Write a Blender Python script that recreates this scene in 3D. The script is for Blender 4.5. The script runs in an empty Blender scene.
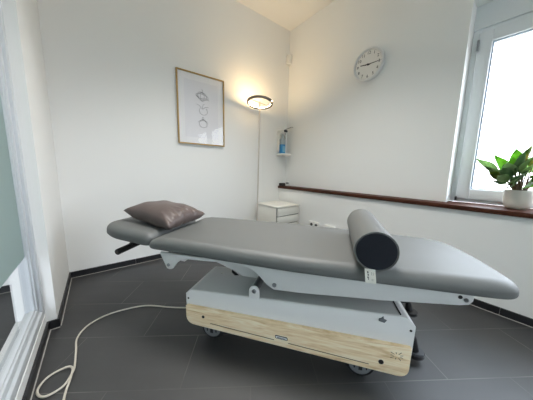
import bpy, bmesh, math, random
from mathutils import Vector, Matrix
random.seed(7)
PI = math.pi
sc = bpy.context.scene
COL = sc.collection

# ------------------------------------------------------------------ materials
def lin(c):
    return tuple((v/255/12.92 if v/255 <= .04045 else ((v/255+.055)/1.055)**2.4) for v in c) + (1,)

def mat(name, rgb, rough=.5, metal=0., spec=.5, coat=0.):
    m = bpy.data.materials.new(name); m.use_nodes = True
    b = m.node_tree.nodes['Principled BSDF']
    b.inputs['Base Color'].default_value = lin(rgb)
    b.inputs['Roughness'].default_value = rough
    b.inputs['Metallic'].default_value = metal
    b.inputs['Specular IOR Level'].default_value = spec
    b.inputs['Coat Weight'].default_value = coat
    return m

def nd(m, t, **k):
    n = m.node_tree.nodes.new(t)
    for a, v in k.items(): setattr(n, a, v)
    return n

def bsdf(m): return m.node_tree.nodes['Principled BSDF']
def link(m, a, b): m.node_tree.links.new(a, b)

def add_bump(m, scale, strength, dist=.002, detail=4, stretch=None):
    tc = nd(m, 'ShaderNodeTexCoord'); n = nd(m, 'ShaderNodeTexNoise')
    n.inputs['Scale'].default_value = scale; n.inputs['Detail'].default_value = detail
    if stretch:
        mp = nd(m, 'ShaderNodeMapping'); mp.inputs['Scale'].default_value = stretch
        link(m, tc.outputs['Object'], mp.inputs['Vector']); link(m, mp.outputs['Vector'], n.inputs['Vector'])
    else: link(m, tc.outputs['Object'], n.inputs['Vector'])
    b = nd(m, 'ShaderNodeBump'); b.inputs['Strength'].default_value = strength; b.inputs['Distance'].default_value = dist
    link(m, n.outputs['Fac'], b.inputs['Height']); link(m, b.outputs['Normal'], bsdf(m).inputs['Normal'])
    return n

def vary(m, rgb2, scale, detail=4, stretch=None, lo=.35, hi=.65):
    """noise mix between the base colour and rgb2"""
    tc = nd(m, 'ShaderNodeTexCoord'); n = nd(m, 'ShaderNodeTexNoise')
    n.inputs['Scale'].default_value = scale; n.inputs['Detail'].default_value = detail
    mp = nd(m, 'ShaderNodeMapping'); mp.inputs['Scale'].default_value = stretch or (1, 1, 1)
    link(m, tc.outputs['Object'], mp.inputs['Vector']); link(m, mp.outputs['Vector'], n.inputs['Vector'])
    r = nd(m, 'ShaderNodeValToRGB'); e = r.color_ramp.elements
    e[0].position = lo; e[1].position = hi
    e[0].color = bsdf(m).inputs['Base Color'].default_value[:]; e[1].color = lin(rgb2)
    link(m, n.outputs['Fac'], r.inputs['Fac']); link(m, r.outputs['Color'], bsdf(m).inputs['Base Color'])
    return r

M = {}
M['wall'] = mat('wall_paint', (240, 240, 238), .85, spec=.2); add_bump(M['wall'], 60, .06)
M['wall_b'] = M['wall']
M['ceil'] = mat('ceiling_paint', (241, 240, 237), .9, spec=.2)
M['white_trim'] = mat('white_lacquer_trim', (206, 211, 215), .35)
M['upvc'] = mat('white_window_plastic', (236, 239, 241), .3)
M['seal'] = mat('pale_blue_window_seal', (178, 190, 204), .5)
M['grout'] = mat('light_grout', (176, 172, 166), .9)
M['skirt'] = mat('anthracite_skirting_tile', (32, 33, 36), .35)
M['leather'] = mat('grey_leatherette', (98, 100, 99), .60, spec=1.0); bsdf(M['leather']).inputs['IOR'].default_value = 1.5; add_bump(M['leather'], 260, .12, .0006)
M['leather_end'] = mat('black_leatherette', (24, 28, 38), .55, spec=.3); add_bump(M['leather_end'], 260, .12, .0006)
M['metal_grey'] = mat('light_grey_powder_coat', (228, 228, 227), .42)
M['tray'] = mat('dark_grey_steel_plate', (226, 226, 225), .34, metal=.1); add_bump(M['tray'], 900, .06, .0004)
M['steel'] = mat('brushed_steel', (160, 163, 166), .3, metal=1.)
M['alu'] = mat('satin_aluminium', (120, 116, 112), .35, metal=.8)
M['shaft'] = mat('dark_steel_shaft', (118, 120, 122), .35, metal=.5)
M['pole'] = mat('satin_nickel_pole', (192, 184, 176), .5, metal=0)
M['black'] = mat('black_plastic', (18, 18, 20), .45)
M['darkgrey'] = mat('dark_grey_plastic', (62, 64, 68), .45)
M['hub'] = mat('grey_hub_plastic', (112, 115, 118), .4)
M['screw'] = mat('dark_screw', (45, 44, 44), .4, metal=.5)
M['pillow'] = mat('taupe_satin_fabric', (92, 80, 77), .42, spec=.5); add_bump(M['pillow'], 9, .18, .01, 3)
M['white_label'] = mat('white_textile_label', (228, 226, 218), .8)
M['ink'] = mat('dark_ink', (70, 70, 72), .8)
M['slot'] = mat('brown_slot_shadow_gap', (92, 68, 48), .8)
M['latch'] = mat('grey_steel_latch', (104, 108, 112), .4, metal=.4)
M['cord'] = mat('cream_cable', (205, 198, 184), .45)
M['gold'] = mat('brass_frame', (176, 146, 92), .35, metal=.55)
M['paper'] = mat('white_print_paper', (236, 236, 241), .9)
M['mount'] = mat('mount_board', (243, 243, 246), .9)
M['line'] = mat('grey_print_line', (112, 112, 118), .9)
M['silver'] = mat('silver_clock_rim', (228, 229, 229), .3, metal=.25)
M['face'] = mat('white_clock_face', (236, 234, 230), .5)
M['numeral'] = mat('black_numeral', (42, 42, 44), .6)
M['white_plastic'] = mat('white_plastic', (232, 231, 226), .35)
M['cabinet'] = mat('white_cabinet_laminate', (228, 226, 218), .4)
M['screen'] = mat('grey_lcd', (88, 92, 92), .25)
M['gap'] = mat('dark_gap', (70, 70, 68), .7)
M['pot'] = mat('white_stoneware', (222, 218, 210), .55)
M['soil'] = mat('dark_soil', (52, 40, 32), .95); add_bump(M['soil'], 80, .8, .01)
M['stem'] = mat('brown_plant_stem', (96, 78, 52), .6)

# floor: 60 x 30 slate tiles, running bond, laid diagonally
TANG = -0.6114
def floor_mat():
    m = mat('anthracite_slate_tiles', (45, 45, 47), .45, spec=1.0)
    tc = nd(m, 'ShaderNodeTexCoord'); mp = nd(m, 'ShaderNodeMapping')
    mp.vector_type = 'TEXTURE'
    # texture space: x along the courses, y across; joint (u0,v0) at the origin
    d = Vector((math.cos(TANG), math.sin(TANG), 0)); nn = Vector((-d.y, d.x, 0))
    org = d*(-.7633) + nn*(-2.0645)
    mp.inputs['Location'].default_value = org + d*.604*-.0 + nn*(-.302*20)  # shifted by an even number of courses
    mp.inputs['Rotation'].default_value = (0, 0, TANG)
    link(m, tc.outputs['Object'], mp.inputs['Vector'])
    br = nd(m, 'ShaderNodeTexBrick'); br.offset = .5; br.offset_frequency = 2; br.squash = 1
    br.inputs['Scale'].default_value = 1; br.inputs['Brick Width'].default_value = .604
    br.inputs['Row Height'].default_value = .302; br.inputs['Mortar Size'].default_value = .0019
    br.inputs['Mortar Smooth'].default_value = .1; br.inputs['Bias'].default_value = 0
    br.inputs['Color1'].default_value = lin((27, 28, 31)); br.inputs['Color2'].default_value = lin((36, 35, 35))
    # joint tone varied by noise, painting in lines that fade with light and angle
    gn = nd(m, 'ShaderNodeTexNoise'); gn.inputs['Scale'].default_value = 2.2; gr = nd(m, 'ShaderNodeValToRGB'); ge = gr.color_ramp.elements
    ge[0].position = .42; ge[0].color = lin((52, 51, 50)); ge[1].position = .58; ge[1].color = lin((112, 109, 104))
    link(m, tc.outputs['Object'], gn.inputs['Vector']); link(m, gn.outputs['Fac'], gr.inputs['Fac']); link(m, gr.outputs['Color'], br.inputs['Mortar'])
    link(m, mp.outputs['Vector'], br.inputs['Vector'])
    n = nd(m, 'ShaderNodeTexNoise'); n.inputs['Scale'].default_value = 5; n.inputs['Detail'].default_value = 6
    mp2 = nd(m, 'ShaderNodeMapping'); mp2.inputs['Scale'].default_value = (.7, 3, 1)
    link(m, mp.outputs['Vector'], mp2.inputs['Vector']); link(m, mp2.outputs['Vector'], n.inputs['Vector'])
    mx = nd(m, 'ShaderNodeMix', data_type='RGBA', blend_type='MULTIPLY'); mx.inputs['Factor'].default_value = .35
    link(m, br.outputs['Color'], mx.inputs[6]); link(m, n.outputs['Color'], mx.inputs[7])
    hs = nd(m, 'ShaderNodeRGBToBW'); link(m, n.outputs['Fac'], hs.inputs[0])
    link(m, hs.outputs[0], mx.inputs[7]); link(m, mx.outputs[2], bsdf(m).inputs['Base Color'])
    rr = nd(m, 'ShaderNodeMapRange'); rr.inputs['To Min'].default_value = .52; rr.inputs['To Max'].default_value = .66
    link(m, n.outputs['Fac'], rr.inputs['Value']); link(m, rr.outputs[0], bsdf(m).inputs['Roughness'])
    ad = nd(m, 'ShaderNodeMath', operation='MULTIPLY_ADD'); ad.inputs[1].default_value = -.6
    link(m, br.outputs['Fac'], ad.inputs[0]); link(m, n.outputs['Fac'], ad.inputs[2])
    b = nd(m, 'ShaderNodeBump'); b.inputs['Strength'].default_value = .25; b.inputs['Distance'].default_value = .003
    link(m, ad.outputs[0], b.inputs['Height']); link(m, b.outputs['Normal'], bsdf(m).inputs['Normal'])
    bsdf(m).inputs['IOR'].default_value = 1.6
    return m
M['floor'] = floor_mat()

def oak_mat():
    m = mat('light_oak_veneer', (205, 182, 146), .5)
    tc = nd(m, 'ShaderNodeTexCoord'); mp = nd(m, 'ShaderNodeMapping'); mp.inputs['Scale'].default_value = (1.6, 1, 16)
    link(m, tc.outputs['Object'], mp.inputs['Vector'])
    n = nd(m, 'ShaderNodeTexNoise'); n.inputs['Scale'].default_value = 3.2; n.inputs['Detail'].default_value = 8
    n.inputs['Distortion'].default_value = 1.2
    link(m, mp.outputs['Vector'], n.inputs['Vector'])
    r = nd(m, 'ShaderNodeValToRGB'); e = r.color_ramp.elements
    e[0].position = .32; e[0].color = lin((216, 184, 138)); e[1].position = .62; e[1].color = lin((252, 236, 206))
    x = e.new(.47); x.color = lin((243, 218, 178))
    link(m, n.outputs['Fac'], r.inputs['Fac']); link(m, r.outputs['Color'], bsdf(m).inputs['Base Color'])
    return m
M['oak'] = oak_mat()
M['sill'] = mat('reddish_brown_sill_wood', (54, 28, 18), .6, spec=.2)
vary(M['sill'], (82, 44, 28), 6, 6, (14, 1.2, 14))

def leaf_mat(name, c1, c2, c3):
    m = mat(name, c1, .35)
    tc = nd(m, 'ShaderNodeTexCoord'); n = nd(m, 'ShaderNodeTexNoise'); n.inputs['Scale'].default_value = 22; n.inputs['Detail'].default_value = 4
    link(m, tc.outputs['Object'], n.inputs['Vector'])
    r = nd(m, 'ShaderNodeValToRGB'); e = r.color_ramp.elements
    e[0].position = .35; e[0].color = lin(c1); e[1].position = .68; e[1].color = lin(c3); x = e.new(.5); x.color = lin(c2)
    link(m, n.outputs['Fac'], r.inputs['Fac']); link(m, r.outputs['Color'], bsdf(m).inputs['Base Color'])
    tr = nd(m, 'ShaderNodeBsdfTranslucent'); link(m, r.outputs['Color'], tr.inputs['Color'])
    mx = nd(m, 'ShaderNodeMixShader'); mx.inputs[0].default_value = .5
    link(m, bsdf(m).outputs[0], mx.inputs[1]); link(m, tr.outputs[0], mx.inputs[2])
    link(m, mx.outputs[0], m.node_tree.nodes['Material Output'].inputs['Surface'])
    return m
M['leaf'] = leaf_mat('green_leaf', (150, 178, 128), (168, 194, 142), (184, 208, 156))
M['leaf_dark'] = leaf_mat('dark_green_leaf', (112, 142, 102), (126, 156, 112), (140, 168, 122))
M['leaf_light'] = leaf_mat('light_green_leaf', (104, 156, 50), (130, 184, 66), (150, 196, 84))
M['leaf_var'] = leaf_mat('yellow_edged_leaf', (70, 104, 48), (130, 146, 66), (190, 172, 96))

def glass_mat(name, tint=(255, 255, 255), fac=.06, rough=.0):
    m = bpy.data.materials.new(name); m.use_nodes = True; nt = m.node_tree; nt.nodes.clear()
    o = nt.nodes.new('ShaderNodeOutputMaterial'); t = nt.nodes.new('ShaderNodeBsdfTransparent'); g = nt.nodes.new('ShaderNodeBsdfGlossy')
    t.inputs[0].default_value = lin(tint); g.inputs['Roughness'].default_value = rough
    fr = nt.nodes.new('ShaderNodeFresnel'); fr.inputs[0].default_value = 1.45
    mx = nt.nodes.new('ShaderNodeMixShader')
    ge = nt.nodes.new('ShaderNodeNewGeometry'); ma = nt.nodes.new('ShaderNodeMath'); ma.operation = 'SUBTRACT'; ma.inputs[0].default_value = 1
    mu = nt.nodes.new('ShaderNodeMath'); mu.operation = 'MULTIPLY'
    nt.links.new(ge.outputs['Backfacing'], ma.inputs[1]); nt.links.new(ma.outputs[0], mu.inputs[0]); nt.links.new(fr.outputs[0], mu.inputs[1])
    nt.links.new(mu.outputs[0], mx.inputs[0]); nt.links.new(t.outputs[0], mx.inputs[1]); nt.links.new(g.outputs[0], mx.inputs[2])
    nt.links.new(mx.outputs[0], o.inputs[0]); return m
M['glass'] = glass_mat('clear_pane_glass', (250, 250, 250))
M['pic_glass'] = glass_mat('picture_glass')
def film_mat():
    m = mat('frosted_film', (190, 208, 206), .6, spec=.15)
    tr = nd(m, 'ShaderNodeBsdfTranslucent'); tr.inputs['Color'].default_value = lin((196, 210, 208))
    mx = nd(m, 'ShaderNodeMixShader'); mx.inputs[0].default_value = .55
    link(m, bsdf(m).outputs[0], mx.inputs[1]); link(m, tr.outputs[0], mx.inputs[2])
    link(m, mx.outputs[0], m.node_tree.nodes['Material Output'].inputs['Surface'])
    return m
M['film'] = film_mat()
M['bottle_clear'] = mat('clear_bottle_plastic', (206, 220, 226), .15); bsdf(M['bottle_clear']).inputs['Transmission Weight'].default_value = .35
M['blue'] = mat('blue_liquid_label', (48, 134, 190), .3)
def emit(name, rgb, s):
    m = bpy.data.materials.new(name); m.use_nodes = True; b = bsdf(m)
    b.inputs['Base Color'].default_value = lin(rgb)
    b.inputs['Emission Color'].default_value = lin(rgb); b.inputs['Emission Strength'].default_value = s
    return m
LAMP_S = 62
SKY = 17.0
FILL = 15
M['led'] = emit('warm_led_strip', (255, 218, 162), LAMP_S)

# ------------------------------------------------------------------ mesh builder
class MB:
    def __init__(s): s.v = []; s.f = []; s.sm = []
    def add(s, vs, fs, smooth=True):
        k = len(s.v); s.v += [tuple(v) for v in vs]
        for f in fs: s.f.append([k+i for i in f]); s.sm.append(smooth)
        return s
    def box(s, lo, hi):
        x0, y0, z0 = lo; x1, y1, z1 = hi
        x0, x1 = min(x0, x1), max(x0, x1); y0, y1 = min(y0, y1), max(y0, y1); z0, z1 = min(z0, z1), max(z0, z1)
        return s.add([(x0,y0,z0),(x1,y0,z0),(x1,y1,z0),(x0,y1,z0),(x0,y0,z1),(x1,y0,z1),(x1,y1,z1),(x0,y1,z1)],
              [(3,2,1,0),(4,5,6,7),(0,1,5,4),(1,2,6,5),(2,3,7,6),(3,0,4,7)], False)
    def extrude(s, pts3, vec):
        n = len(pts3); a = [Vector(p) for p in pts3]; b = [p+Vector(vec) for p in a]
        return s.add(a+b, [list(range(n))[::-1], list(range(n, 2*n))] + [(i, (i+1) % n, n+(i+1) % n, n+i) for i in range(n)], True)
    def rings(s, rs, close=True, cap=True):
        n = len(rs[0]); vs = [p for r in rs for p in r]; fs = []
        for k in range(len(rs)-1):
            for i in range(n if close else n-1):
                j = (i+1) % n; fs.append((k*n+i, k*n+j, (k+1)*n+j, (k+1)*n+i))
        if cap:
            fs.append(list(range(n))[::-1]); fs.append([(len(rs)-1)*n+i for i in range(n)])
        return s.add(vs, fs, True)
    def lathe(s, prof, n=32, c=(0,0,0), axis='z', cap=True):
        rs = []
        for r, h in prof:
            ring = []
            for i in range(n):
                t = 2*PI*i/n; p = (r*math.cos(t), r*math.sin(t), h)
                if axis == 'y': p = (p[0], -p[2], p[1])
                if axis == 'x': p = (p[2], p[0], p[1])
                ring.append((p[0]+c[0], p[1]+c[1], p[2]+c[2]))
            rs.append(ring)
        return s.rings(rs, True, cap)
    def tube(s, pts, r, n=8, cap=True, closed=False):
        P = [Vector(p) for p in pts]; rs = []; N = len(P)
        R = r if isinstance(r, (list, tuple)) else [r]*N
        T0 = (P[1]-P[0]).normalized(); up = Vector((0,0,1)) if abs(T0.z) < .9 else Vector((1,0,0))
        U = T0.cross(up).normalized()
        for i in range(N):
            if closed: T = (P[(i+1) % N]-P[i-1]).normalized()
            else: T = (P[min(i+1, N-1)]-P[max(i-1, 0)]).normalized()
            U = (U - T*U.dot(T)).normalized(); W = T.cross(U)
            rs.append([P[i]+(U*math.cos(2*PI*k/n)+W*math.sin(2*PI*k/n))*R[i] for k in range(n)])
        if closed: rs.append(rs[0])
        return s.rings(rs, True, cap and not closed)
    def pad(s, outline, z0, z1, r, seg=6, rb=None):
        """cushion: closed 2D outline (ccw) between z0 and z1, edges rounded with radius r (top) and rb (bottom)"""
        rb = r if rb is None else rb; O = [Vector((p[0], p[1])) for p in outline]; n = len(O); nr = []
        for i in range(n):
            t = (O[(i+1) % n]-O[i-1]).normalized(); nr.append(Vector((t.y, -t.x)))
        rs = []
        def ring(d, z): rs.append([(O[i].x-nr[i].x*d, O[i].y-nr[i].y*d, z) for i in range(n)])
        for k in range(seg+1):
            t = PI/2*k/seg; ring(rb*(1-math.sin(t)), z0+rb*(1-math.cos(t)))
        for k in range(seg+1):
            t = PI/2*k/seg; ring(r*(1-math.cos(t)), z1-r*(1-math.sin(t)))
        return s.rings(rs)
    def build(s, name, m, parent=None, loc=None, bevel=0, bseg=2, ang=35):
        me = bpy.data.meshes.new(name); me.from_pydata(s.v, [], s.f)
        me.validate()
        bm = bmesh.new(); bm.from_mesh(me)
        bmesh.ops.recalc_face_normals(bm, faces=bm.faces)
        if bevel:
            es = [e for e in bm.edges if len(e.link_faces) == 2 and e.calc_face_angle(0) > math.radians(30)]
            bmesh.ops.bevel(bm, geom=es, offset=bevel, offset_type='OFFSET', segments=bseg, profile=.5, affect='EDGES', clamp_overlap=True)
        for f in bm.faces: f.smooth = True
        bm.to_mesh(me); bm.free()
        me.set_sharp_from_angle(angle=math.radians(ang))
        me.materials.append(m)
        o = bpy.data.objects.new(name, me); COL.objects.link(o)
        if parent: o.parent = parent
        if loc: o.location = loc
        return o

def empty(name, loc=(0,0,0), rz=0):
    o = bpy.data.objects.new(name, None); COL.objects.link(o); o.location = loc; o.rotation_euler = (0, 0, rz); o.empty_display_size = .1
    return o
def tag(o, label, cat, group=None):
    o['label'] = label; o['category'] = cat
    if group: o['group'] = group
    return o
def struct(o): o['kind'] = 'structure'; return o

def rrect(x0, x1, y0, y1, r, seg=6):
    r4 = r if isinstance(r, (list, tuple)) else [r]*4   # (x0,y0),(x1,y0),(x1,y1),(x0,y1)
    out = []
    for (cx, cy, a0), q in zip(((x0, y0, PI), (x1, y0, 1.5*PI), (x1, y1, 0), (x0, y1, .5*PI)), r4):
        sx = 1 if cx == x0 else -1; sy = 1 if cy == y0 else -1
        for k in range(seg+1):
            t = a0+PI/2*k/seg; out.append((cx+sx*q+q*math.cos(t), cy+sy*q+q*math.sin(t)))
    return out
def dense(pts, step=.05):
    out = []; n = len(pts)
    for i in range(n):
        a, b = Vector(pts[i]), Vector(pts[(i+1) % n]); k = max(1, int((b-a).length/step))
        for j in range(k): out.append(tuple(a.lerp(b, j/k)))
    return out
def fillet(poly, rad, seg=5):
    """round the corners of a 2D polygon; rad may be a list"""
    n = len(poly); R = rad if isinstance(rad, list) else [rad]*n; out = []
    for i in range(n):
        p = Vector(poly[i]); a = Vector(poly[i-1])-p; b = Vector(poly[(i+1) % n])-p; r = R[i]
        if r <= 0: out.append(tuple(p)); continue
        la, lb = a.length, b.length; a.normalize(); b.normalize()
        ang = a.angle(b); d = min(r/math.tan(ang/2), la*.48, lb*.48)
        s_, e_ = p+a*d, p+b*d
        for k in range(seg+1):
            t = k/seg; out.append(tuple(s_*(1-t)**2 + p*2*t*(1-t) + e_*t*t))
    return out
def smooth_path(pts, n=8):
    P = [Vector(p) for p in pts]; out = []
    for i in range(len(P)-1):
        p0, p1, p2, p3 = P[max(i-1, 0)], P[i], P[i+1], P[min(i+2, len(P)-1)]
        for k in range(n):
            t = k/n
            out.append(.5*((2*p1)+(-p0+p2)*t+(2*p0-5*p1+4*p2-p3)*t*t+(-p0+3*p1-3*p2+p3)*t**3))
    return out+[P[-1]]

# ------------------------------------------------------------------ the setting
L, H, HB = -2.443, 2.793, .052
GX = -2.52                      # plane of the partition glass
BACK = -4.7; FARX = -4.3
FL = MB(); FL.box((FARX-.1, BACK-.3, -.1), (.4, .15, 0)); struct(FL.build('floor', M['floor']))
FL = MB(); FL.box((FARX-.1, BACK-.3, H), (.4, .15, H+.1)); struct(FL.build('ceiling', M['ceil']))
b = MB(); b.box((FARX-.1, 0, 0), (.4, .15, H)); struct(b.build('wall_back', M['wall']))
# right wall: a low thicker ledge under the sill, the window recess above it
WY0, WY1, SZ, WZ = -1.888, -4.35, .675, 2.165
b = MB(); b.box((-.128, BACK, 0), (.34, 0, SZ))
b.box((0, WY0, SZ), (.34, 0, H)); b.box((0, BACK, SZ), (.34, WY1, H)); b.box((0, WY1, WZ), (.34, WY0, H))
struct(b.build('wall_right', M['wall']))
# stub wall between the back wall and the glazed partition, curb under the glass, lintel above it
b = MB(); b.box((-2.60, -.70, 0), (L, 0, H)); b.box((-2.60, BACK, 0), (-2.486, -.70, .10)); b.box((-2.60, BACK, 2.42), (-2.486, -.70, H))
b.box((-2.60, BACK, .10), (-2.486, -4.2, 2.42))
struct(b.build('wall_left', M['wall']))
# wall behind the camera with an added opening for fill daylight, and the corridor's outer wall
b = MB(); b.box((-2.60, BACK-.3, 0), (.34, BACK, .85)); b.box((-2.60, BACK-.3, 2.35), (.34, BACK, H))
b.box((-2.60, BACK-.3, .85), (-2.40, BACK, 2.35)); b.box((-1.95, BACK-.3, .85), (.34, BACK, 2.35))
struct(b.build('wall_front', M['wall']))
b = MB(); b.box((FARX-.1, BACK-.3, 0), (FARX, 0, H)); struct(b.build('wall_far_left', M['wall']))

def skirting(name, p0, p1, nrm, t=.011, trim_name=None):
    """tile skirting along p0-p1 on the floor, standing off the wall along nrm, with a light joint at its foot and between tiles"""
    p0, p1, nr = Vector((*p0, 0)), Vector((*p1, 0)), Vector((*nrm, 0)); d = (p1-p0); ln = d.length; d.normalize()
    s = MB(); g = MB(); k = 0; pos = -.12
    while pos < ln:
        a, e = max(pos, 0), min(pos+.6-.0015, ln)
        A, B = p0+d*a, p0+d*e
        s.extrude([A+nr*.0, A+nr*t, A+nr*t+Vector((0,0,HB)), A+Vector((0,0,HB))], B-A); pos += .6
    root = s.build(name, M['skirt'], bevel=.0008, bseg=1); struct(root)
    g.extrude([p0+nr*0, p0+nr*(t+.004), p0+nr*(t+.004)+Vector((0,0,.0015)), p0+nr*(t)+Vector((0,0,.003)), p0+nr*0+Vector((0,0,.003))], p1-p0)
    g.extrude([p0+nr*.0005, p0+nr*(t-.003), p0+nr*(t-.003)+Vector((0,0,HB-.002)), p0+nr*.0005+Vector((0,0,HB-.002))], p1-p0)
    g.build('grout_line', M['grout'], root)
skirting('baseboard_back', (L, 0), (-.128, 0), (0, -1))
skirting('baseboard_right', (-.128, 0), (-.128, BACK), (-1, 0))
skirting('baseboard_left', (L, -.70), (L, 0), (1, 0))
skirting('baseboard_return', (-2.486, -.70), (L+.011, -.70), (0, -1))
skirting('baseboard_front_left', (-2.486, BACK), (-2.486, -.70), (1, 0))
skirting('baseboard_far', (FARX, 0), (-2.60, 0), (0, -1))

# reddish-brown sill capping the ledge and running into the window recess
b = MB(); b.extrude([(-.15, 0, SZ), (0, 0, SZ), (0, WY0, SZ), (.13, WY0, SZ), (.13, WY1, SZ), (0, WY1, SZ), (0, BACK, SZ), (-.15, BACK, SZ)], (0, 0, .032))
sill = struct(b.build('window_sill', M['sill'], bevel=.003)); STOP = SZ+.032

# window 1 in the right wall
def ring_box(b, axis, p0, p1, u0, u1, z0, z1, w):
    """rectangular frame; axis x: lies in the y-z plane between x=p0..p1; axis y: x-z plane"""
    for (a0, a1, c0, c1) in ((u0, u0+w, z0, z1), (u1-w, u1, z0, z1), (u0+w, u1-w, z0, z0+w), (u0+w, u1-w, z1-w, z1)):
        if axis == 'x': b.box((p0, a0, c0), (p1, a1, c1))
        else: b.box((a0, p0, c0), (a1, p1, c1))
w1 = struct(empty('window_1', (.16, (WY0+WY1)/2, STOP)))
def wpart(b, name, m, parent, **k):
    o = b.build(name, m, None, **k); o.parent = parent; o.matrix_parent_inverse = Matrix.Translation(-Vector(parent.location)); return o
b = MB(); ring_box(b, 'x', .135, .205, WY1, WY0, STOP, 2.0, .045); wpart(b, 'window_frame', M['upvc'], w1, bevel=.004)
WM = (WY0+WY1)/2
for s0, s1 in ((WM+.003, WY0-.036), (WY1+.036, WM-.003)):
    b = MB(); ring_box(b, 'x', .118, .19, s0, s1, STOP+.03, 1.97, .078); sash = wpart(b, 'sash', M['upvc'], w1, bevel=.005)
    b = MB(); b.box((.15, s0+.07, STOP+.1), (.156, s1-.07, 1.9)); wpart(b, 'pane', M['glass'], w1)
    b = MB(); ring_box(b, 'x', .136, .150, s0+.0785, s1-.0785, STOP+.1075, 1.8925, .009); wpart(b, 'gasket', M['seal'], w1)
b = MB(); b.box((.125, WY1, 2.0), (.205, WY0, WZ)); b.box((.12, WY1, 2.0), (.13, WY0, 2.014)); wpart(b, 'shutter_box', M['upvc'], w1, bevel=.003)
for z0 in (1.845, STOP+.012):
    hgt = .075 if z0 > 1 else .03
    b = MB(); b.lathe([(.007, 0), (.007, hgt)], 12, (.110, WY0-.038, z0)); wpart(b, 'hinge', M['steel' if z0 > 1 else 'darkgrey'], w1, bevel=.001)
# window 2: glazed partition on the left, frosted film above, clear strip below
w2 = struct(empty('window_2', (GX, -2.4, .1)))
b = MB(); ring_box(b, 'x', -2.555, -2.488, -4.2, -.70, .10, 2.42, .042); wpart(b, 'window_frame', M['white_trim'], w2, bevel=.004)
b = MB(); ring_box(b, 'x', -2.548, -2.500, -4.16, -.74, .14, 2.38, .032); wpart(b, 'sash', M['white_trim'], w2, bevel=.004)
b = MB(); ring_box(b, 'x', -2.530, -2.508, -4.13, -.771, .171, 2.35, .010); wpart(b, 'glazing_bead', M['white_trim'], w2, bevel=.002)
b = MB(); b.box((GX-.004, -4.13, .17), (GX+.002, -.775, 2.35)); wpart(b, 'pane', M['glass'], w2)
b = MB(); b.box((GX+.0022, -4.128, .475), (GX+.0030, -.776, 2.345)); wpart(b, 'frosted_film', M['film'], w2)
b = MB(); b.box((-2.74, -.02, 0), (-2.655, -.005, 2.0))
# unseen window added behind the camera to let in fill daylight
w3 = struct(empty('fill_window', (-2.175, BACK-.15, .85)))
b = MB(); ring_box(b, 'y', BACK-.2, BACK-.13, -2.40, -1.95, .85, 2.35, .06); wpart(b, 'window_frame', M['upvc'], w3, bevel=.004)
b = MB(); b.box((-2.345, BACK-.168, .905), (-2.005, BACK-.162, 2.295)); wpart(b, 'pane', M['glass'], w3)

# ------------------------------------------------------------------ treatment table
TH = math.radians(-52); AX = Vector((math.cos(TH), math.sin(TH), 0)); NX = Vector((math.sin(TH), -math.cos(TH), 0))*1
NX = Vector((math.sin(TH), -math.cos(TH), 0))
A0, N0 = .45, 1.965
def W(a, n, z=0): return AX*a+NX*n+Vector((0, 0, z))
def Q(a, n, z=0): return (a-A0, -(n-N0), z)          # table-local coordinates
tb = tag(empty('treatment_table', W(A0, N0), TH), 'long grey padded treatment table with an oak front panel standing on the dark tiled floor', 'treatment table')
ZT, ZB = .565, .500
def outl(pts): return [Q(p[0], p[1])[:2] for p in pts]
# main mattress outline (seen from above, ccw in local axes): near edge left->right, foot end, far edge right->left
near = [(-.335, 2.250), (-.2, 2.262), (.1, 2.285), (.4, 2.302), (.7, 2.303), (1.0, 2.300)]
far = [(1.0, 1.745), (.7, 1.705), (.4, 1.672), (.1, 1.658), (-.2, 1.655), (-.335, 1.665)]
foot = [tuple(p) for p in smooth_path([(1.0, 2.300), (1.10, 2.300), (1.175, 2.290), (1.215, 2.250), (1.230, 2.17), (1.238, 2.05), (1.230, 1.93), (1.190, 1.825), (1.10, 1.765), (1.0, 1.745)], 5)]
poly = fillet(near[:1], 0) if False else near[1:]+foot[1:-1]+far[:-1]
lf = fillet([far[-2], (-.400, 1.665), (-.400, 2.246), near[1]], [0, .05, .05, 0], 6)
poly = poly[:-1]+lf[:-1]
b = MB(); b.pad(dense(outl(poly), .04), ZB, ZT, .040, 9, .014)
for i_, (x_, y_, z_) in enumerate(b.v):   # waterfall edge at the head end
    e_ = max(0, (-.29-A0-x_)/.11)
    e_ = max(e_, .85*max(0, (x_-(1.12-A0))/.118))
    if z_ > ZB+.012: b.v[i_] = (x_, y_, z_-.026*e_**2*(z_-ZB-.012)/(ZT-ZB-.012))
mt = b.build('mattress', M['leather'], tb, ang=60)
# thin board under the upholstery
b = MB(); b.pad(dense(outl([(-.29, 2.20), (1.16, 2.22), (1.17, 1.80), (1.0, 1.77), (.3, 1.69), (-.29, 1.69)]), .06), ZB-.014, ZB+.004, .003, 2); b.build('support_board', M['black'], tb)
# headrest, tipped up a little
hr = dense(fillet([(0, -.25), (0, .25), (-.26, .245), (-.390, .19), (-.390, -.19), (-.26, -.245)], [.055, .055, .25, .13, .13, .25], 8), .04)
b = MB(); b.pad(hr, -.070, 0, .040, 8, .014)
h = b.build('headrest', M['leather'], tb, ang=60); h.location = Q(-.405, 1.965, ZT-.001); h.rotation_euler = (0, math.radians(5), 0)
b = MB(); b.tube([Q(-.712, 2.155, .408), Q(-.712, 2.13, .410), Q(-.712, 1.80, .424), Q(-.712, 1.775, .425)], .0195, 14); hb = b.build('headrest_grip', M['black'], tb, bevel=.006)
b = MB()
for n_ in (1.86, 2.06): b.tube([Q(-.712, n_, .42), Q(-.66, n_, .475), Q(-.56, n_, .492)], .011, 10)
b.build('grip_bracket', M['black'], tb)
b = MB()
for n_ in (1.80, 2.02): b.box(Q(-.52, n_, .470), Q(-.20, n_+.03, .492))
b.build('headrest_hinge', M['black'], tb)
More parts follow.
